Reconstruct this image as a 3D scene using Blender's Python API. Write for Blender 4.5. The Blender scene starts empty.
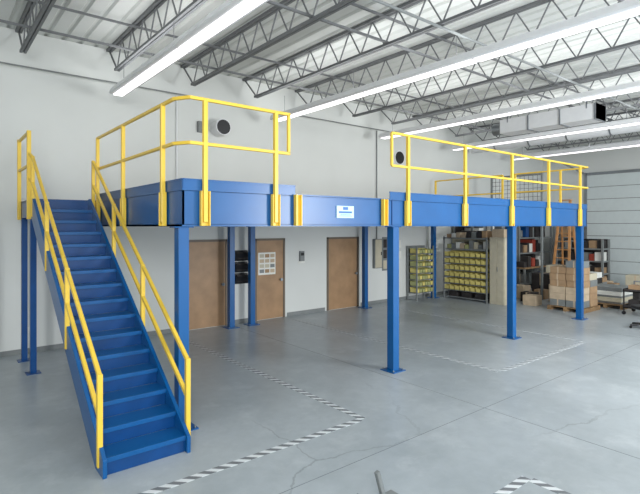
import bpy, math, random
from mathutils import Vector, Matrix
random.seed(4)
sc = bpy.context.scene
sc.view_settings.view_transform = 'Standard'

# ---------------------------------------------------------------- materials
def srgb(r, g, b):
    f = lambda c: (c/255/12.92) if c/255 <= .04045 else ((c/255+.055)/1.055)**2.4
    return (f(r), f(g), f(b), 1)
def mat(name, col, rough=.5, metal=0, noise=0.06, scale=6, bump=0, emis=None, es=0, spec=.5):
    m = bpy.data.materials.new(name); m.use_nodes = True
    nt = m.node_tree; b = nt.nodes['Principled BSDF']
    b.inputs['Roughness'].default_value = rough
    b.inputs['Metallic'].default_value = metal
    b.inputs['Specular IOR Level'].default_value = spec
    c = srgb(*col)
    tc = nt.nodes.new('ShaderNodeTexCoord')
    n = nt.nodes.new('ShaderNodeTexNoise'); n.inputs['Scale'].default_value = scale
    n.inputs['Detail'].default_value = 5
    nt.links.new(tc.outputs['Object'], n.inputs['Vector'])
    r = nt.nodes.new('ShaderNodeValToRGB')
    r.color_ramp.elements[0].position = .3; r.color_ramp.elements[1].position = .7
    r.color_ramp.elements[0].color = tuple(x*(1-noise*1.5) for x in c[:3])+(1,)
    r.color_ramp.elements[1].color = tuple(min(1, x*(1+noise)) for x in c[:3])+(1,)
    nt.links.new(n.outputs['Fac'], r.inputs['Fac'])
    nt.links.new(r.outputs['Color'], b.inputs['Base Color'])
    if bump:
        bp = nt.nodes.new('ShaderNodeBump'); bp.inputs['Strength'].default_value = bump
        bp.inputs['Distance'].default_value = .01
        nt.links.new(n.outputs['Fac'], bp.inputs['Height']); nt.links.new(bp.outputs['Normal'], b.inputs['Normal'])
    if emis:
        b.inputs['Emission Color'].default_value = srgb(*emis); b.inputs['Emission Strength'].default_value = es
    return m

M = {}
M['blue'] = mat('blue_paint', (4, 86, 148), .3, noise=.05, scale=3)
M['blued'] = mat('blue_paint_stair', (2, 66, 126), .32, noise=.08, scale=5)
M['yellow'] = mat('yellow_paint', (238, 200, 72), .35, noise=.03)
M['wall'] = mat('wall_paint', (214, 216, 213), .8, noise=.025, scale=.7)
M['roof'] = mat('roof_deck_white', (208, 210, 207), .7, noise=.05, scale=.8)
M['joist'] = mat('joist_steel', (104, 106, 108), .5, noise=.1)
M['white'] = mat('white_enamel', (225, 226, 228), .4, noise=.02)
M['lens'] = mat('fixture_diffuser', (225, 226, 230), .4, noise=0, emis=(255, 250, 252), es=1.7)
M['door'] = mat('door_wood', (164, 130, 96), .45, noise=.12, scale=3)
M['frame'] = mat('door_frame', (110, 98, 84), .5)
M['black'] = mat('black_plastic', (22, 22, 25), .45)
M['dark'] = mat('dark_goods_and_shade', (48, 44, 44), .7, noise=.4, scale=4)
M['steel'] = mat('galvanised_steel', (150, 155, 160), .35, metal=.7)
M['grey'] = mat('grey_metal', (126, 130, 130), .5)
M['joint'] = mat('joint_sealant', (122, 128, 132), .8)
M['card'] = mat('cardboard', (168, 138, 106), .8, noise=.1)
M['card2'] = mat('cardboard_pale', (196, 176, 150), .8, noise=.1)
M['beige'] = mat('beige_metal', (196, 188, 166), .6)
M['binY'] = mat('yellow_bin', (228, 212, 126), .5)
M['binG'] = mat('olive_bin', (176, 178, 120), .5)
M['paper'] = mat('paper', (232, 232, 226), .8)
M['wood'] = mat('ladder_wood', (205, 148, 95), .5, noise=.15)
M['pallet'] = mat('pallet_wood', (150, 120, 85), .8, noise=.2)
M['signb'] = mat('sign_face', (186, 222, 240), .4, noise=0)
M['signt'] = mat('sign_ink', (30, 100, 170), .4, noise=0)
M['deck'] = mat('deck_board', (150, 140, 125), .8)
M['rdoor'] = mat('rollup_door_paint', (208, 216, 216), .5, noise=.02)
M['redd'] = mat('red_carton', (150, 60, 45), .6)

def floor_mat():
    m = bpy.data.materials.new('polished_concrete'); m.use_nodes = True
    nt = m.node_tree; b = nt.nodes['Principled BSDF']; L = nt.links.new
    tc = nt.nodes.new('ShaderNodeTexCoord')
    def noise(s, d, rough=.5):
        n = nt.nodes.new('ShaderNodeTexNoise'); n.inputs['Scale'].default_value = s; n.inputs['Detail'].default_value = d
        n.inputs['Roughness'].default_value = rough
        L(tc.outputs['Object'], n.inputs['Vector']); return n
    n1 = noise(.5, 8, .58); n2 = noise(5, 8, .65); n4 = noise(1.7, 10, .7)
    r = nt.nodes.new('ShaderNodeValToRGB')
    r.color_ramp.elements[0].position = .3; r.color_ramp.elements[1].position = .7
    r.color_ramp.elements[0].color = srgb(158, 166, 170); r.color_ramp.elements[1].color = srgb(184, 191, 195)
    L(n1.outputs['Fac'], r.inputs['Fac'])
    r2 = nt.nodes.new('ShaderNodeValToRGB')
    r2.color_ramp.elements[0].position = .3; r2.color_ramp.elements[1].position = .65
    r2.color_ramp.elements[0].color = (.72, .73, .74, 1); r2.color_ramp.elements[1].color = (1, 1, 1, 1)
    L(n2.outputs['Fac'], r2.inputs['Fac'])
    mx = nt.nodes.new('ShaderNodeMix'); mx.data_type = 'RGBA'; mx.blend_type = 'MULTIPLY'
    mx.inputs['Factor'].default_value = .4
    L(r.outputs['Color'], mx.inputs['A']); L(r2.outputs['Color'], mx.inputs['B'])
    r3 = nt.nodes.new('ShaderNodeValToRGB')
    r3.color_ramp.elements[0].position = .52; r3.color_ramp.elements[1].position = .68
    r3.color_ramp.elements[0].color = (0, 0, 0, 1); r3.color_ramp.elements[1].color = (.4, .4, .4, 1)
    L(n4.outputs['Fac'], r3.inputs['Fac'])
    mp = nt.nodes.new('ShaderNodeMix'); mp.data_type = 'RGBA'; mp.inputs['B'].default_value = srgb(204, 209, 211)
    L(r3.outputs['Color'], mp.inputs['Factor']); L(mx.outputs['Result'], mp.inputs['A'])
    v = nt.nodes.new('ShaderNodeTexVoronoi'); v.feature = 'DISTANCE_TO_EDGE'; v.inputs['Scale'].default_value = .3
    nd = nt.nodes.new('ShaderNodeMixRGB'); nd.inputs['Fac'].default_value = .3
    n3 = noise(1.4, 8, .6); L(tc.outputs['Object'], nd.inputs[1]); L(n3.outputs['Color'], nd.inputs[2])
    L(nd.outputs[0], v.inputs['Vector'])
    lt = nt.nodes.new('ShaderNodeMath'); lt.operation = 'LESS_THAN'; lt.inputs[1].default_value = .0022
    L(v.outputs['Distance'], lt.inputs[0])
    msk = noise(.35, 2); gt = nt.nodes.new('ShaderNodeMapRange'); gt.inputs['From Min'].default_value = .5; gt.inputs['From Max'].default_value = .62
    gt.inputs['To Max'].default_value = .35
    L(msk.outputs['Fac'], gt.inputs['Value'])
    fm = nt.nodes.new('ShaderNodeMath'); fm.operation = 'MULTIPLY'
    L(lt.outputs[0], fm.inputs[0]); L(gt.outputs['Result'], fm.inputs[1])
    mc = nt.nodes.new('ShaderNodeMix'); mc.data_type = 'RGBA'; mc.inputs['B'].default_value = srgb(90, 94, 96)
    L(fm.outputs[0], mc.inputs['Factor']); L(mp.outputs['Result'], mc.inputs['A'])
    L(mc.outputs['Result'], b.inputs['Base Color'])
    rr = nt.nodes.new('ShaderNodeMapRange'); rr.inputs['To Min'].default_value = .2; rr.inputs['To Max'].default_value = .45
    L(n1.outputs['Fac'], rr.inputs['Value']); L(rr.outputs['Result'], b.inputs['Roughness'])
    return m
M['floor'] = floor_mat()

def tape_mat(name, dk, lt):
    m = bpy.data.materials.new(name); m.use_nodes = True
    nt = m.node_tree; b = nt.nodes['Principled BSDF']; L = nt.links.new
    tc = nt.nodes.new('ShaderNodeTexCoord'); s = nt.nodes.new('ShaderNodeSeparateXYZ')
    L(tc.outputs['Object'], s.inputs[0])
    a = nt.nodes.new('ShaderNodeMath'); a.operation = 'ADD'; L(s.outputs['X'], a.inputs[0]); L(s.outputs['Y'], a.inputs[1])
    k = nt.nodes.new('ShaderNodeMath'); k.operation = 'MULTIPLY'; k.inputs[1].default_value = 6.5; L(a.outputs[0], k.inputs[0])
    f = nt.nodes.new('ShaderNodeMath'); f.operation = 'FRACT'; L(k.outputs[0], f.inputs[0])
    g = nt.nodes.new('ShaderNodeMath'); g.operation = 'GREATER_THAN'; g.inputs[1].default_value = .5; L(f.outputs[0], g.inputs[0])
    mx = nt.nodes.new('ShaderNodeMix'); mx.data_type = 'RGBA'
    mx.inputs['A'].default_value = srgb(*dk); mx.inputs['B'].default_value = srgb(*lt)
    L(g.outputs[0], mx.inputs['Factor']); L(mx.outputs['Result'], b.inputs['Base Color'])
    b.inputs['Roughness'].default_value = .5
    return m
M['tape'] = tape_mat('hazard_tape', (116, 120, 124), (222, 226, 228))
M['tape2'] = tape_mat('worn_hazard_tape', (142, 148, 152), (212, 216, 218))

# ---------------------------------------------------------------- mesh builder
class MB:
    def __init__(s): s.v = []; s.f = []; s.m = []; s.mats = []
    def mi(s, k):
        if k not in s.mats: s.mats.append(k)
        return s.mats.index(k)
    def add(s, vs, fs, k):
        o = len(s.v); s.v += [tuple(x) for x in vs]
        s.f += [tuple(i+o for i in f) for f in fs]; s.m += [s.mi(k)]*len(fs)
    def box(s, x0, x1, y0, y1, z0, z1, k):
        vs = [(x, y, z) for z in (z0, z1) for y in (y0, y1) for x in (x0, x1)]
        s.add(vs, [(0, 2, 3, 1), (4, 5, 7, 6), (0, 1, 5, 4), (2, 6, 7, 3), (0, 4, 6, 2), (1, 3, 7, 5)], k)
    def bar(s, p, q, w, k, h=None):
        h = h or w; p = Vector(p); q = Vector(q); d = (q-p).normalized()
        up = Vector((0, 0, 1)) if abs(d.z) < .95 else Vector((0, 1, 0))
        a = d.cross(up).normalized(); b = a.cross(d).normalized()
        vs = [c+a*i*w/2+b*j*h/2 for c in (p, q) for j in (-1, 1) for i in (-1, 1)]
        s.add(vs, [(0, 1, 3, 2), (4, 6, 7, 5), (0, 4, 5, 1), (2, 3, 7, 6), (0, 2, 6, 4), (1, 5, 7, 3)], k)
    def cyl(s, p, q, r, k, n=12, r2=None):
        r2 = r if r2 is None else r2
        p = Vector(p); q = Vector(q); d = (q-p).normalized()
        up = Vector((0, 0, 1)) if abs(d.z) < .95 else Vector((0, 1, 0))
        a = d.cross(up).normalized(); b = a.cross(d).normalized()
        vs = []
        for c, rr in ((p, r), (q, r2)):
            for i in range(n):
                t = 2*math.pi*i/n; vs.append(c+a*math.cos(t)*rr+b*math.sin(t)*rr)
        fs = [(i, (i+1) % n, n+(i+1) % n, n+i) for i in range(n)]
        fs += [tuple(range(n))[::-1], tuple(range(n, 2*n))]
        s.add(vs, fs, k)
    def prism(s, pts, axis, a0, a1, k):
        n = len(pts)
        mk = (lambda p, a: (a, p[0], p[1])) if axis == 'x' else (lambda p, a: (p[0], a, p[1]))
        vs = [mk(p, a0) for p in pts]+[mk(p, a1) for p in pts]
        fs = [(i, (i+1) % n, n+(i+1) % n, n+i) for i in range(n)]+[tuple(range(n))[::-1], tuple(range(n, 2*n))]
        s.add(vs, fs, k)
    def obj(s, name, parent=None, bevel=0, origin=None):
        me = bpy.data.meshes.new(name)
        o = Vector(origin) if origin else Vector((0, 0, 0))
        me.from_pydata([tuple(Vector(v)-o) for v in s.v], [], s.f)
        for k in s.mats: me.materials.append(M[k])
        me.polygons.foreach_set('material_index', s.m)
        import bmesh
        bm = bmesh.new(); bm.from_mesh(me); bmesh.ops.recalc_face_normals(bm, faces=bm.faces); bm.to_mesh(me); bm.free()
        ob = bpy.data.objects.new(name, me); sc.collection.objects.link(ob); ob.location = o
        if parent: ob.parent = parent
        if bevel:
            b = ob.modifiers.new('bevel', 'BEVEL'); b.width = bevel; b.segments = 2; b.limit_method = 'ANGLE'
        return ob
def empty(name):
    e = bpy.data.objects.new(name, None); sc.collection.objects.link(e); return e

# ---------------------------------------------------------------- room
WY = 5.05; RX = 19.0; LX = -5.0; FY = -8.0; ZC = 6.05
b = MB(); b.box(LX, RX+.2, FY, WY+.2, -.2, 0, 'floor'); b.obj('floor')
b = MB(); b.box(LX, RX+.2, WY, WY+.2, 0, ZC, 'wall'); b.obj('wall_back')
b = MB(); b.box(RX, RX+.2, FY, WY, 0, ZC, 'wall'); b.obj('wall_right')
b = MB(); b.box(LX-.2, LX, FY, WY+.2, -.2, ZC, 'wall'); b.obj('wall_left')
b = MB(); pts = []; x = LX
while x < RX+.2:
    pts += [(x, ZC), (x+.20, ZC), (x+.23, ZC+.04), (x+.27, ZC+.04)]; x += .30
ve = []; fa = []
for i, p in enumerate(pts):
    ve += [(p[0], FY, p[1]), (p[0], WY+.2, p[1])]
for i in range(len(pts)-1): fa.append((2*i, 2*i+2, 2*i+3, 2*i+1))
b.add(ve, fa, 'roof'); b.box(LX, RX+.2, FY, WY+.2, ZC+.05, ZC+.15, 'roof'); b.obj('ceiling')
b = MB()
for x0, x1 in ((LX, 2.2), (3.42, 4.1), (5.1, 6.4), (7.8, RX)): b.box(x0, x1, WY-.012, WY, 0, .1, 'grey')
b.obj('baseboard_back')

# joists
JB = 5.47
u = -4.2
roofset = empty('ceiling_joists')
while u < 18.8:
    b = MB()
    for s_ in (-.03, .03):
        b.box(u+s_-.022, u+s_+.022, FY, WY-.01, ZC-.055, ZC-.005, 'joist')
        b.box(u+s_-.022, u+s_+.022, FY, WY-.55, JB, JB+.045, 'joist')
    b.bar((u, WY-.05, ZC-.04), (u, WY-.58, JB+.03), .026, 'joist')
    y = WY-.58
    while y > FY+.6:
        b.bar((u, y, JB+.03), (u, y-.3, ZC-.04), .02, 'joist'); b.bar((u, y-.3, ZC-.04), (u, y-.6, JB+.03), .02, 'joist'); y -= .6
    b.obj('bar_joist', roofset); u += 1.6
for y in (3.3, .2, -2.9):
    b = MB()
    b.bar((LX+.01, y, JB+.06), (RX-.01, y, JB+.06), .035, 'joist'); b.bar((LX+.01, y+.02, ZC-.08), (RX-.01, y+.02, ZC-.08), .035, 'joist')
    b.obj('joist_bridging', roofset)

# light rows: enamel channel, diffusers, plus added hidden uplights that brighten the ceiling
for i, u in enumerate((.57, 4.26, 8.0, 11.45, 15.2)):
    z = 4.98; y1 = 4.35; y0 = -6.0
    b = MB()
    b.prism([(u-.16, z), (u-.12, z+.10), (u+.12, z+.10), (u+.16, z), (u+.13, z-.02), (u-.13, z-.02)], 'y', y0, y1, 'white')
    y = y0
    while y < y1-.1:
        yy = min(y+2.4, y1)
        b.box(u-.085, u+.085, y+.03, yy-.03, z-.04, z-.018, 'lens'); y += 2.4
    y = y1-.4
    while y > y0:
        b.cyl((u, y, z+.09), (u, y, JB+.02), .006, 'joist', 6); y -= 2.4
    b.obj('fluorescent_light_row')
    ld = bpy.data.lights.new('lamp', 'AREA'); ld.shape = 'RECTANGLE'; ld.size = .2; ld.size_y = y1-y0-.2
    ld.energy = 58; ld.color = (.98, .99, 1)
    lo = bpy.data.objects.new('ceiling_fill_uplight', ld); sc.collection.objects.link(lo); lo.location = (u, (y0+y1)/2, z+.115); lo.rotation_euler = (math.pi, 0, 0)

b = MB(); b.cyl((-4.9, 4.9, 5.35), (18.9, 4.9, 5.35), .015, 'grey'); b.obj('conduit_pipe')
b = MB(); b.cyl((-4.9, -.9, 5.445), (18.9, -.9, 5.445), .022, 'grey'); b.obj('sprinkler_pipe')
def duct(x0, x1, y0, y1, z0, z1):
    b = MB(); b.box(x0, x1, y0, y1, z0, z1, 'white'); y = y0
    while y < y1: b.box(x0-.02, x1+.02, y, y+.035, z0-.02, z1+.0, 'steel'); y += .85
    for y in (y0+.2, y1-.25):
        for x in (x0-.01, x1-.02): b.box(x, x+.03, y, y+.03, z1-.1, JB+.1, 'steel')
    return b
b = duct(10.35, 10.95, -.55, 2.0, 5.03, 5.41); b.cyl((10.65, 2.0, 5.22), (10.65, 2.35, 5.22), .17, 'steel', 24); b.obj('air_duct')
b = MB(); b.cyl((12.9, -5, 5.2), (12.9, 4.6, 5.2), .2, 'white', 28)
y = -4.8
while y < 4.6: b.cyl((12.9, y, 5.2), (12.9, y+.04, 5.2), .215, 'steel', 28); y += 1.2
b.obj('air_duct')
b = MB()
for x in (14.3, 14.42, 16.9): b.cyl((x, -6, 5.38), (x, 4.9, 5.38), .03, 'white', 10)
b.obj('conduit_pipe')

# ---------------------------------------------------------------- mezzanine
mez = empty('mezzanine_platform')
DT = 2.84; DBt = 2.395; F = -.09; DX = 10.96; DY = 4.92; L0 = .01
b = MB()
def channel_u(x0, x1, y, out):
    b.box(x0, x1, y, y+.02*out, DBt, DT, 'blue')
    for z in (DBt, DT-.025): b.box(x0, x1, y-.0*out, y+.1*out, z, z+.025, 'blue')
def channel_v(x, y0, y1, out):
    b.box(x, x+.02*out, y0, y1, DBt, DT, 'blue')
    for z in (DBt, DT-.025): b.box(x, x+.1*out, y0, y1, z, z+.025, 'blue')
channel_u(L0, DX, F, 1); channel_u(L0, DX, DY, -1); channel_v(L0, F, DY, 1); channel_v(DX, F, DY, -1)
b.box(L0-.012, DX+.012, F-.012, F, DT-.02, DT, 'blue'); b.box(L0-.012, DX+.012, F-.012, F, DBt, DBt+.02, 'blue')
for x in (3.66, 7.38): b.box(x-.06, x+.06, F+.1, DY-.1, DBt+.02, DT-.03, 'blue')
y = .5
while y < 4.8: b.box(L0+.03, DX-.03, y-.03, y+.03, DT-.25, DT-.03, 'blue'); y += .6
def toe_u(x0, x1, y): b.box(x0, x1, y, y+.012, DT-.02, DT+.115, 'blue'); b.box(x0, x1, y-.008, y+.02, DT+.105, DT+.12, 'blue')
def toe_v(x, y0, y1): b.box(x, x+.012, y0, y1, DT-.02, DT+.115, 'blue'); b.box(x-.008, x+.02, y0, y1, DT+.105, DT+.12, 'blue')
toe_u(L0, 1.63, F-.008); toe_u(3.53, DX, F-.008); toe_v(L0-.008, F, 3.45); toe_v(DX-.004, F, DY)
for x in (3.58, 7.32): b.box(x-.006, x+.006, F-.014, F, DBt, DT+.0, 'blued')
b.obj('fascia_beams', mez)
b = MB(); b.box(L0+.02, DX-.02, F+.02, DY-.01, DT-.03, DT-.001, 'deck'); b.obj('deck_floor', mez)
b = MB()
def column(x, y, top=DBt, w=.16):
    h = w/2
    b.box(x-h, x+h, y-h, y+h, .012, top, 'blue'); b.box(x-.15, x+.15, y-.15, y+.15, 0, .015, 'blue')
    b.box(x-.12, x+.12, y-.08, y+.08, top-.015, top, 'blue')
    for i in (-1, 1):
        for j in (-1, 1): b.cyl((x+i*.115, y+j*.115, .015), (x+i*.115, y+j*.115, .04), .014, 'steel', 6)
column(.035, 0, w=.13)
for x in (3.71, 7.44, 10.77): column(x, 0, w=.14)
for x in (.11, 3.26, 3.82, 7.66, 10.85): column(x, 4.72, w=.13)
b.obj('columns', mez, .004)
b = MB(); sx = 2.55; b.box(sx-.17, sx+.17, F-.018, F, 2.52, 2.70, 'signb')
b.box(sx-.05, sx+.05, F-.021, F-.018, 2.64, 2.685, 'signt'); b.box(sx-.13, sx+.13, F-.021, F-.018, 2.59, 2.62, 'signt'); b.box(sx-.10, sx+.10, F-.021, F-.018, 2.565, 2.572, 'signt'); b.box(sx-.13, sx+.13, F-.021, F-.018, 2.545, 2.552, 'signt')
b.obj('name_sign', mez)

# guardrails
RT = 3.91; RM = 3.38
def post(b, x, y, dx, dy, zt=RT):
    cx, cy = x+dx*.045, y+dy*.045
    t = .027
    b.box(cx-t, cx+t, cy-t, cy+t, DBt+.05, zt+.01, 'yellow')
    if dy: b.box(x-.06, x+.06, y+dy*.022-.006, y+dy*.022+.006, DBt+.005, DT-.02, 'yellow'); b.box(x-.06, x-.045, cy-.03, cy+.03, DBt+.005, DT-.02, 'yellow'); b.box(x+.045, x+.06, cy-.03, cy+.03, DBt+.005, DT-.02, 'yellow')
    else: b.box(x+dx*.022-.006, x+dx*.022+.006, y-.06, y+.06, DBt+.005, DT-.02, 'yellow'); b.box(cx-.03, cx+.03, y-.06, y-.045, DBt+.005, DT-.02, 'yellow'); b.box(cx-.03, cx+.03, y+.045, y+.06, DBt+.005, DT-.02, 'yellow')
W = .04
fy = F-.045; lx = L0-.045; rx = DX+.045
g = MB()
for x in (.27, 1.28): post(g, x, F, 0, -1)
for y in (.42, 2.0, 3.4): post(g, L0, y, -1, 0)
for z in (RT, RM):
    g.bar((.07, fy, z), (1.51, fy, z), W, 'yellow'); g.bar((lx, .05, z), (lx, 3.43, z), W, 'yellow'); g.bar((lx, .06, z), (.08, fy, z), W, 'yellow')
g.bar((1.49, fy, RM), (1.49, fy, RT), W, 'yellow')
g.obj('guardrail', None, .006)
g = MB()
for x in (1.65, 3.37):
    g.box(x-.05, x+.05, F-.03, F-.012, DBt+.01, DT-.01, 'yellow')
    for s_ in (-.05, .038): g.box(x+s_, x+s_+.012, F-.075, F-.03, DBt+.01, DT-.01, 'yellow')
g.obj('gate_bracket')
g = MB()
for x in (3.93, 5.55, 7.22, 8.82, 10.47): post(g, x, F, 0, -1)
for z in (RT, RM):
    g.bar((3.53, fy, z), (DX-.05, fy, z), W, 'yellow'); g.bar((DX-.05, fy, z), (rx, fy+.1, z), W, 'yellow'); g.bar((rx, fy+.1, z), (rx, 1.95, z), W, 'yellow')
g.bar((3.53, fy, RM), (3.53, fy, RT), W, 'yellow')
for y in (.6, 1.9): post(g, DX, y, 1, 0)
g.obj('guardrail', None, .006)
g = MB()
for y in (2.3, 3.5, 4.75): post(g, DX, y, 1, 0)
for z in (RT, RM): g.bar((rx, 2.3, z), (rx, 4.78, z), W, 'yellow')
g.obj('guardrail', None, .006)

# ---------------------------------------------------------------- staircase
st = empty('metal_staircase')
SL, SR = -1.02, -.14; V0 = -.60; R = DT/16; T = .27; NT = 15; V1 = V0+T*NT
b = MB()
def tz(v): return (v-V0)/T*R+R
for k in range(1, NT+1):
    z = R*k; v = V0+T*(k-1)
    b.box(SL+.04, SR-.04, v-.015, v+T+.01, z-.03, z, 'blue')
    b.box(SL+.04, SR-.04, v-.02, v-.005, z-.045, z+.002, 'blue')
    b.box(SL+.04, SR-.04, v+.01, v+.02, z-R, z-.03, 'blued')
b.box(SL+.04, SR-.04, V1-.005, V1+.012, DT-R, DT, 'blued')
b.obj('treads', st, .003)
b = MB()
for x0, x1 in ((SL, SL+.04), (SR-.04, SR)):
    s_ = R/T
    pts = [(V0-.05, 0), (V0+.22, 0), (V1+.05, (V1+.05-V0-.22)*s_), (V1+.05, DT), (V1-.06, DT+.02), (V0-.05, tz(V0-.05)+.03)]
    b.prism(pts, 'x', x0, x1, 'blue')
b.obj('stringers', st, .004)
b = MB(); LY = 4.65
b.box(SL, L0-.015, V1+.03, LY, DT-.04, DT, 'blue')
b.box(SL, SL+.02, V1+.05, LY, DT-.3, DT-.02, 'blue'); b.box(SL, L0-.015, LY-.02, LY, DT-.3, DT-.02, 'blue'); b.box(SL+.04, SR-.04, V1+.03, V1+.05, DT-.3, DT-.02, 'blue')
for y in (V1+.14, LY-.12):
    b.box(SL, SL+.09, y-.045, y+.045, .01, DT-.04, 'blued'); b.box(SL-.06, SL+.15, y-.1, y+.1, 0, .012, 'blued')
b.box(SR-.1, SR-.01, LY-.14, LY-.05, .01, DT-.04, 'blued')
b.obj('landing', st, .003)
b = MB()
for side, x in ((-1, SL+.01), (1, SR+.03)):
    for v in (-.50, .92, 2.2, 3.38):
        zb = tz(v)-.22 if side == 1 else tz(v)-.25
        zt = tz(v)+.72
        b.box(x-.026, x+.026, v-.026, v+.026, max(.06, zb), zt, 'yellow')
    if side == 1:
        for v in (-.50, .92, 2.2, 3.38): b.box(SR-.005, x, v-.02, v+.02, max(.08, tz(v)-.18), tz(v)-.12, 'yellow')
    for off in (.70, .30):
        b.bar((x, -.50, tz(-.50)+off), (x, 3.40, tz(3.40)+off), .042, 'yellow')
    if side == -1:
        xx = x-.035
        for v in (3.52, LY-.06):
            b.box(xx-.03, xx+.03, v-.03, v+.03, DT-.33, RT+.03, 'yellow')
        for z in (RT, RM): b.bar((xx, 3.50, z), (xx, LY-.03, z), .042, 'yellow')
        b.bar((x, 3.38, tz(3.38)+.70), (xx, 3.52, tz(3.38)+.78), .042, 'yellow'); b.bar((x, 3.38, tz(3.38)+.30), (xx, 3.52, tz(3.38)+.38), .042, 'yellow')
b.obj('handrails', st, .006)

# ---------------------------------------------------------------- doors on the back wall
def door(x0, x1, n, poster=False):
    b = MB(); y = WY-.001; h = 2.08; f = .055
    b.box(x0, x0+f, y-.03, y, 0, h, 'frame'); b.box(x1-f, x1, y-.03, y, 0, h, 'frame'); b.box(x0, x1, y-.03, y, h-f, h, 'frame')
    b.box(x0+f, x1-f, y-.012, y, .01, h-f, 'door')
    b.cyl((x1-f-.08, y-.07, 1.0), (x1-f-.08, y-.012, 1.0), .03, 'steel'); b.cyl((x1-f-.08, y-.075, 1.0), (x1-f-.08, y-.055, 1.0), .04, 'steel')
    if poster:
        b.box(x0+.1, x0+.62, y-.02, y-.012, 1.15, 1.72, 'paper')
        for i in range(4):
            for j in range(3):
                b.box(x0+.14+j*.16, x0+.27+j*.16, y-.024, y-.02, 1.2+i*.13, 1.29+i*.13, random.choice(['card2', 'grey', 'card', 'beige']))
    b.obj('door_%d' % n)
door(2.28, 3.33, 1); door(4.10, 5.02, 2, True); door(6.47, 7.70, 3)
b = MB()
for z in (.98, 1.26, 1.54):
    b.prism([(WY, z), (WY-.06, z), (WY-.14, z+.19), (WY-.13, z+.19), (WY-.05, z+.015), (WY, z+.26)], 'x', 3.52, 3.90, 'black')
    b.box(3.56, 3.86, WY-.09, WY-.03, z+.05, z+.215, 'dark')
b.obj('wall_file_holder')
b = MB(); b.box(5.5, 5.64, WY-.06, WY, 1.45, 1.72, 'grey'); b.box(5.52, 5.62, WY-.065, WY-.06, 1.6, 1.68, 'black'); b.box(5.46, 5.68, WY-.02, WY, 1.4, 1.44, 'paper'); b.obj('time_clock')
b = MB(); e_ = WY-.002; b.box(8.3, 8.62, e_-.1, e_, 1.1, 2.0, 'grey'); b.box(8.32, 8.6, WY-.11, WY-.1, 1.12, 1.98, 'beige'); b.box(8.56, 8.58, WY-.125, WY-.11, 1.5, 1.6, 'black'); b.cyl((8.45, WY-.04, 2.0), (8.45, WY-.04, 5.34), .018, 'grey'); b.obj('electrical_panel')
b = MB(); b.box(8.72, 9.3, WY-.02, WY-.002, 1.0, 2.05, 'grey')
for i in range(3):
    for j in range(3): b.box(8.76+i*.18, 8.91+i*.18, WY-.026, WY-.02, 1.06+j*.33, 1.32+j*.33, random.choice(['paper', 'beige', 'dark', 'paper']))
b.obj('notice_board')
b = MB()
for x, z in ((9.42, 1.7), (9.42, 1.35)): b.box(x, x+.18, WY-.012, WY, z, z+.24, 'paper')
b.obj('wall_notice')
b = MB(); b.box(-.85, -.75, WY-.012, WY, .38, .5, 'paper'); b.box(-.82, -.78, WY-.016, WY-.012, .4, .43, 'dark'); b.box(-.82, -.78, WY-.016, WY-.012, .45, .48, 'dark'); b.obj('power_outlet')
b = MB(); b.cyl((3.07, WY-.32, 4.72), (3.07, WY, 4.72), .19, 'white', 32); b.cyl((3.07, WY-.33, 4.72), (3.07, WY-.31, 4.72), .17, 'black', 32)
b.box(2.55, 2.69, WY-.1, WY, 4.58, 4.83, 'grey'); b.obj('exhaust_vent')
b = MB(); b.cyl((9.5, WY-.04, 4.6), (9.5, WY, 4.6), .23, 'white', 32); b.cyl((9.5, WY-.05, 4.6), (9.5, WY-.03, 4.6), .2, 'black', 32); b.obj('exhaust_vent')
b = MB(); b.cyl((2.05, WY-.03, 2.9), (2.05, WY-.03, 5.34), .018, 'white'); b.obj('conduit_pipe')

# ---------------------------------------------------------------- floor tape + joints
t = MB(); w = .045
t.box(1.9-w, 1.9+w, -1.15, 4.2, 0, .003, 'tape'); t.box(-2.0, 1.9-w, -1.15-w, -1.15+w, 0, .003, 'tape')
t.obj('floor_marking_tape')
t = MB(); t.box(5.0-w, 5.0+w, -1.15, 4.6, 0, .003, 'tape2'); t.box(5.0+w, 8.2, -1.15-w, -1.15+w, 0, .003, 'tape2'); t.box(8.3-w, 8.3+w, -1.1, 4.6, 0, .003, 'tape2'); t.obj('floor_marking_tape')
t = MB(); t.box(-1, 2.13, -3.15-w, -3.15+w, 0, .003, 'tape'); t.box(2.13-w, 2.13+w, -6, -3.2, 0, .003, 'tape'); t.obj('floor_marking_tape')
t = MB()
t.box(LX, RX, -1.904, -1.896, 0, .0012, 'joint')
for x in (3.4, 9.6): t.box(x-.004, x+.004, FY, WY, 0, .0012, 'joint')
t.obj('floor_joint')

# ---------------------------------------------------------------- storage
def bin_(b, x, y, z, dx, dy, w, d, h, k):
    def tb(a0, a1, c0, c1, z0, z1, kk=k):
        if dx: b.box(min(x+dx*c0, x+dx*c1), max(x+dx*c0, x+dx*c1), y+a0, y+a1, z0, z1, kk)
        else: b.box(x+a0, x+a1, min(y+dy*c0, y+dy*c1), max(y+dy*c0, y+dy*c1), z0, z1, kk)
    # c measured from the shelf back to front edge at 0
    tb(-w/2, w/2, -d, 0, z, z+.01); tb(-w/2, w/2, -.01, 0, z, z+h*.7)
    tb(-w/2, -w/2+.008, -d, 0, z, z+h*.85); tb(w/2-.008, w/2, -d, 0, z, z+h*.85); tb(-w/2, w/2, -d, -d+.01, z, z+h)
    tb(-w/2+.01, w/2-.01, -d+.02, -.02, z+.01, z+h*.5, random.choice(['grey', 'steel', 'beige', 'dark']))
b = MB(); x0, x1, y0, y1 = 11.2, 11.65, 2.95, 4.55
for x in (x0, x1):
    for y in (y0, y1): b.box(x-.02, x+.02, y-.02, y+.02, 0, 2.05, 'grey')
b.box(x1-.01, x1, y0, y1, .3, 2.0, 'beige')
b.box(x0-.02, x1, y0, y1, 1.98, 2.02, 'grey')
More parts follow.
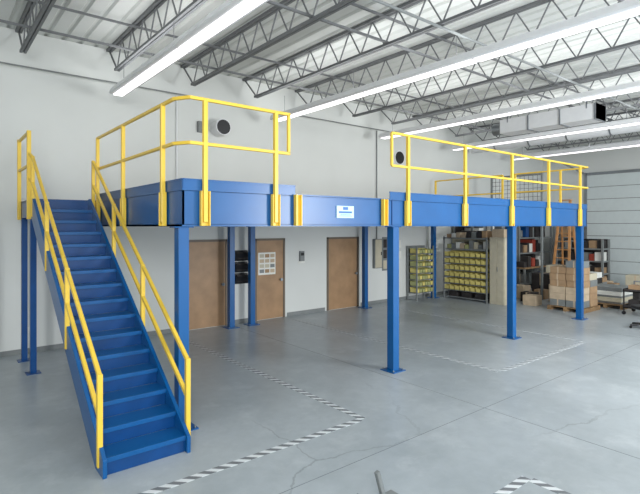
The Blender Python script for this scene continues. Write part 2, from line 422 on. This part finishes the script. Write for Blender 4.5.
b.box(x0, x1-.02, y0+.05, y1-.05, 1.62, 1.66, 'grey')
for j in range(9):
    b.box(x0+.12, x1-.05, y0+.06+j*.17, y0+.2+j*.17, 1.66, 1.66+random.uniform(.12, .28), random.choice(['card', 'paper', 'grey', 'card2', 'binG', 'beige']))
for j in range(8):
    b.box(x0+.05, x1-.05, y0+.05+j*.19, y0+.2+j*.19, 2.02, 2.02+random.uniform(.05, .25), random.choice(['card', 'paper', 'grey', 'card2', 'dark', 'beige']))
for r in range(6):
    z = .3+r*.22; b.box(x0-.02, x1, y0, y1, z-.02, z, 'grey')
    for j in range(8): bin_(b, x0, y0+.11+j*.197, z, -1, 0, .18, .35, .17, 'binY')
b.box(x0, x1, y0, y1, .05, .08, 'grey')
for j in range(3): b.box(x0+.05, x1-.05, y0+.1+j*.5, y0+.45+j*.5, .08, .24, 'dark')
b.obj('parts_bin_shelf')
b = MB(); x0, x1, y0, y1 = 9.85, 10.68, 4.6, 4.98
for x in (x0, x1):
    for y in (y0, y1): b.box(x-.02, x+.02, y-.02, y+.02, 0, 1.75, 'grey')
b.box(x0, x1, y1-.01, y1, .2, 1.75, 'grey')
for r in range(7):
    z = .25+r*.21; b.box(x0, x1, y0, y1, z-.02, z, 'grey')
    for j in range(6): bin_(b, x0+.08+j*.134, y0, z, 0, -1, .12, .3, .16, 'binG' if (r+j) % 3 else 'binY')
b.obj('parts_bin_shelf')
b = MB(); b.box(11.2, 11.75, 2.35, 2.85, .0, 2.05, 'beige'); b.box(11.185, 11.2, 2.37, 2.59, .1, 2.0, 'beige'); b.box(11.185, 11.2, 2.61, 2.83, .1, 2.0, 'beige'); b.box(11.165, 11.185, 2.57, 2.58, 1, 1.15, 'steel'); b.obj('storage_cabinet', None, .004)
b = MB(); b.box(11.25, 11.65, 2.4, 2.8, 2.052, 2.3, 'card2'); b.box(11.25, 11.65, 2.58, 2.62, 2.295, 2.304, 'card'); b.obj('cardboard_box', None, .005)

def rack(x0, x1, y0, y1, h, name, lev=4):
    b = MB()
    for x in (x0, x1):
        for y in (y0, y1): b.box(x-.035, x+.035, y-.035, y+.035, 0, h, 'grey')
    for l in range(lev):
        z = .15+l*(h-.5)/(lev-1); b.box(x0, x1, y0, y1, z-.05, z, 'grey')
        alongx = (x1-x0) > (y1-y0)
        a, c = (x0, x1) if alongx else (y0, y1)
        p = a+.06
        while p < c-.3:
            w_ = random.uniform(.14, .3); hh = random.uniform(.2, (h-.5)/(lev-1)-.1)
            k = random.choice(['dark', 'dark', 'card', 'dark', 'black', 'grey', 'redd', 'card2', 'paper', 'blued'])
            if alongx: b.box(p, p+w_, y0+.06+random.uniform(0, .2), y1-.06, z, z+hh, k)
            else: b.box(x0+.06+random.uniform(0, .2), x1-.06, p, p+w_, z, z+hh, k)
            p += w_+.03
    if x1-x0 > y1-y0: b.box(x0, x1, y1-.02, y1, .1, h, 'dark')  # dark backing sheets: shade behind the shelves put into the colour
    else: b.box(x1-.02, x1, y0, y1, .1, h, 'dark')
    b.obj(name)
rack(12.3, 15.2, 4.2, 4.95, 2.9, 'storage_rack', 5); rack(15.4, 18.0, 4.2, 4.95, 2.9, 'storage_rack', 5); rack(18.1, 18.9, 3.3, 4.1, 2.9, 'storage_rack', 5)
rack(17.2, 17.8, 1.9, 3.6, 1.9, 'storage_rack', 4)

def pallet(b, cx, cy, w=1.1, d=1.0):
    for i in range(3): b.box(cx-w/2, cx+w/2, cy-d/2+i*(d-.1)/2, cy-d/2+i*(d-.1)/2+.1, 0, .1, 'pallet')
    for i in range(6): b.box(cx-w/2+i*(w-.12)/5, cx-w/2+i*(w-.12)/5+.12, cy-d/2, cy+d/2, .1, .125, 'pallet')
b = MB(); pallet(b, 12.15, .75); b.obj('wooden_pallet')
b = MB(); z = .127
for l in range(7):
    hh = .185
    for i in range(2):
        for j in range(2):
            if l == 6 and (i+j) > 0: continue
            if l == 5 and i == 1 and j == 0: continue
            o = random.uniform(-.03, .03)
            b.box(11.65+i*.5+o, 12.12+i*.5+o, .3+j*.46, .74+j*.46, z, z+hh-.004, random.choice(['card', 'card2', 'card', 'beige', 'grey']))
            b.box(11.65+i*.5+o-.001, 12.12+i*.5+o+.001, .5+j*.46, .54+j*.46, z+.001, z+hh-.003, 'card2')
    z += hh
b.obj('cardboard_box_stack', None, .004)
b = MB(); pallet(b, 13.7, .3); b.obj('wooden_pallet')
b = MB(); z = .127
for l in range(8):
    b.box(13.25+random.uniform(-.03, .03), 14.15, -.1, .7, z, z+.055, random.choice(['grey', 'paper', 'steel', 'beige'])); z += .06
b.obj('sheet_metal_stack')
b = MB()
for (x0, y0, w_, h_) in ((0, 0, .4, .9), (.45, 0, .35, .7), (.1, .55, .5, 1.1), (.9, -.2, .4, .5)):
    for l in range(5): b.box(14.4+x0+random.uniform(0, .03), 14.4+x0+w_, 1.0+y0, 1.4+y0, l*h_/5, (l+1)*h_/5-.01, random.choice(['grey', 'paper', 'dark', 'beige', 'card']))
b.obj('carton_stack')
for (x, y, s, hh) in ((12.5, 3.1, .45, .35), (13.1, 2.9, .5, .42), (12.6, 2.3, .4, .3), (13.25, 1.75, .35, .55), (14.0, 2.5, .6, .8), (13.5, 2.35, .35, .3), (15.9, 1.4, .5, .5), (15.2, 2.6, .6, 1.0), (15.1, .2, .5, .35), (16.8, .6, .6, .7), (12.0, 1.9, .4, .3)):
    b = MB(); b.box(x-s/2, x+s/2, y-s/2, y+s/2, 0, hh, random.choice(['card', 'card2', 'beige', 'dark'])); b.box(x-s/2-.001, x+s/2+.001, y-.03, y+.03, hh*.5, hh+.001, 'card2'); b.obj('cardboard_box', None, .006)
b = MB(); b.box(14.2, 15.8, 3.3, 3.9, .86, .91, 'pallet')
for x in (14.25, 15.75):
    for y in (3.35, 3.85): b.box(x-.03, x+.03, y-.03, y+.03, 0, .86, 'grey')
for i in range(5): b.box(14.3+i*.3, 14.5+i*.3, 3.4, 3.7, .91, .91+random.uniform(.1, .4), random.choice(['card', 'paper', 'dark', 'grey', 'redd']))
b.obj('work_bench')
b = MB(); cx, cy = 16.2, 2.8; H = 3.35
for s_ in (-1, 1):
    b.bar((cx-.45, cy+s_*.32, 0), (cx, cy+s_*.17, H), .05, 'wood', .08); b.bar((cx+.5, cy+s_*.3, 0), (cx+.04, cy+s_*.17, H), .04, 'wood', .06)
for i in range(1, 11):
    t_ = i/11; b.box(cx-.45+.45*t_-.05, cx-.45+.45*t_+.05, cy-.32+.15*t_, cy+.32-.15*t_, H*t_-.015, H*t_+.015, 'wood')
for t_ in (.25, .6): b.bar((cx+.5-.46*t_, cy-.3+.13*t_, H*t_), (cx+.5-.46*t_, cy+.3-.13*t_, H*t_), .04, 'wood')
b.box(cx-.1, cx+.12, cy-.22, cy+.22, H, H+.03, 'wood'); b.obj('step_ladder')

# utility cart
b = MB(); x0, x1, y0, y1 = 12.35, 13.1, -.95, -.45
for z in (.18, .62): b.box(x0, x1, y0, y1, z, z+.03, 'dark'); b.box(x0, x1, y0, y0+.015, z, z+.08, 'dark'); b.box(x0, x0+.015, y0, y1, z, z+.08, 'dark'); b.box(x1-.015, x1, y0, y1, z, z+.08, 'dark'); b.box(x0, x1, y1-.015, y1, z, z+.08, 'dark')
for x in (x0+.02, x1-.02):
    for y in (y0+.02, y1-.02): b.box(x-.015, x+.015, y-.015, y+.015, .09, .68, 'dark'); b.cyl((x-.015, y, .05), (x+.015, y, .05), .05, 'black', 14)
b.bar((x1, y0+.03, .85), (x1, y1-.03, .85), .03, 'steel')
for y in (y0+.03, y1-.03): b.bar((x1, y, .66), (x1, y, .86), .03, 'steel')
b.box(x0+.1, x0+.4, y0+.08, y1-.1, .65, .8, 'card'); b.box(x0+.45, x1-.08, y0+.1, y1-.12, .65, .76, 'grey'); b.box(x0+.1, x1-.2, y0+.08, y1-.1, .21, .4, 'dark')
b.obj('utility_cart')

def chair(x, y, a):
    b = MB()
    for i in range(5):
        t_ = a+i*2*math.pi/5; ex, ey = .3*math.cos(t_), .3*math.sin(t_)
        b.bar((0, 0, .1), (ex, ey, .07), .04, 'black'); b.cyl((ex-.015, ey, .03), (ex+.015, ey, .03), .03, 'black', 10)
    b.cyl((0, 0, .08), (0, 0, .45), .03, 'steel')
    def rp(px, py): return (px*math.cos(a)-py*math.sin(a), px*math.sin(a)+py*math.cos(a))
    n = 20
    def pad(cen, ax1, ax2, r1, r2, th):
        nn = Vector(ax1).cross(Vector(ax2)); vs = []
        for s_, sc_ in ((-1, .9), (-.5, 1), (.5, 1), (1, .9)):
            for i in range(n):
                t_ = 2*math.pi*i/n; c_, d_ = math.cos(t_), math.sin(t_)
                q = lambda v: math.copysign(abs(v)**.6, v)
                vs.append(Vector(cen)+Vector(ax1)*q(c_)*r1*sc_+Vector(ax2)*q(d_)*r2*sc_+nn*s_*th)
        fs = []
        for l in range(3): fs += [(l*n+i, l*n+(i+1) % n, (l+1)*n+(i+1) % n, (l+1)*n+i) for i in range(n)]
        fs += [tuple(range(n))[::-1], tuple(range(3*n, 4*n))]
        b.add(vs, fs, 'black')
    ux = Vector((*rp(1, 0), 0)); uy = Vector((*rp(0, 1), 0)); uz = Vector((0, 0, 1))
    pad((0, 0, .49), ux, uy, .24, .24, .04); pad(tuple(-ux*.25+Vector((0, 0, .82))), uy, uz, .21, .22, .03)
    b.bar(tuple(-ux*.1+uz*.46), tuple(-ux*.28+uz*.5), .04, 'black'); b.bar(tuple(-ux*.29+uz*.48), tuple(-ux*.28+uz*.8), .05, 'black')
    o = b.obj('office_chair'); o.location = (x, y, 0)
chair(10.75, -1.45, 2.4)

# roll-up door on the right wall
b = MB(); y0, y1 = -1.4, 3.2; z1 = 4.5; rx_ = RX-.002
n = 9
for i in range(n):
    za = z1*i/n; zb = z1*(i+1)/n
    b.box(rx_-.05, rx_, y0, y1, za+.012, zb-.012, 'rdoor'); b.box(rx_-.035, rx_, y0, y1, zb-.013, zb+.013 if i < n-1 else zb, 'grey')
for y in (y0, y1): b.box(rx_-.08, rx_, y-.05, y+.05, 0, z1+.1, 'steel')
b.box(rx_-.08, rx_, y0, y1, z1, z1+.1, 'steel')
for y in (y0, y1): b.bar((rx_-.08, y, z1+.05), (rx_-2.2, y, z1+.35), .05, 'steel')
b.obj('door_4')
# wire mesh cage
b = MB()
for i in range(13): b.cyl((13.2, 2.2+i*.15, 2.95), (13.2, 2.2+i*.15, 4.1), .006, 'dark', 6)
for i in range(9): b.cyl((13.2, 2.2, 2.95+i*.14), (13.2, 4.0, 2.95+i*.14), .006, 'dark', 6)
for y in (2.2, 4.0): b.box(13.17, 13.23, y-.03, y+.03, 0, 4.15, 'grey')
b.box(13.18, 13.22, 2.2, 4, 2.9, 2.95, 'grey'); b.box(13.18, 13.22, 2.2, 4, 4.08, 4.13, 'grey')
b.obj('wire_mesh_cage')

# steel bracket in the foreground
b = MB(); b.box(.35, .95, -2.66, -2.5, 0, .02, 'grey')
b.bar((.80, -2.55, .02), (.72, -2.55, .27), .04, 'grey'); b.bar((.50, -2.62, .02), (.42, -2.62, .2), .04, 'grey'); b.obj('steel_bracket', None, .004)

# ---------------------------------------------------------------- world / lights / camera
w = bpy.data.worlds.new('World'); sc.world = w; w.use_nodes = True
w.node_tree.nodes['Background'].inputs[0].default_value = (.90, .97, 1, 1)
w.node_tree.nodes['Background'].inputs[1].default_value = 1.75
def fill_light(loc, tgt, e, s=2.5):  # unseen soft light added off camera to brighten walls and under-deck
    ld = bpy.data.lights.new('fill_light', 'AREA'); ld.size = s; ld.energy = e; ld.color = (.97, .99, 1)
    lo = bpy.data.objects.new('added_fill_light', ld); sc.collection.objects.link(lo); lo.location = loc
    d = Vector(tgt)-lo.location; lo.rotation_euler = d.to_track_quat('-Z', 'Y').to_euler()
fill_light((-3.6, -7.4, 4.2), (3.5, 4.0, 3.2), 340)
fill_light((7.0, -7.6, 2.8), (10, 4.5, 2.0), 600)

cd = bpy.data.cameras.new('camera'); cam = bpy.data.objects.new('camera', cd); sc.collection.objects.link(cam)
cam.location = (-2.3, -5.5, 2.4); cam.rotation_euler = (math.pi/2, 0, -math.atan2(.6287, .7777))
cd.sensor_width = 36; cd.lens = 36*484/640; cd.shift_y = -21/640; cd.clip_end = 100
sc.camera = cam
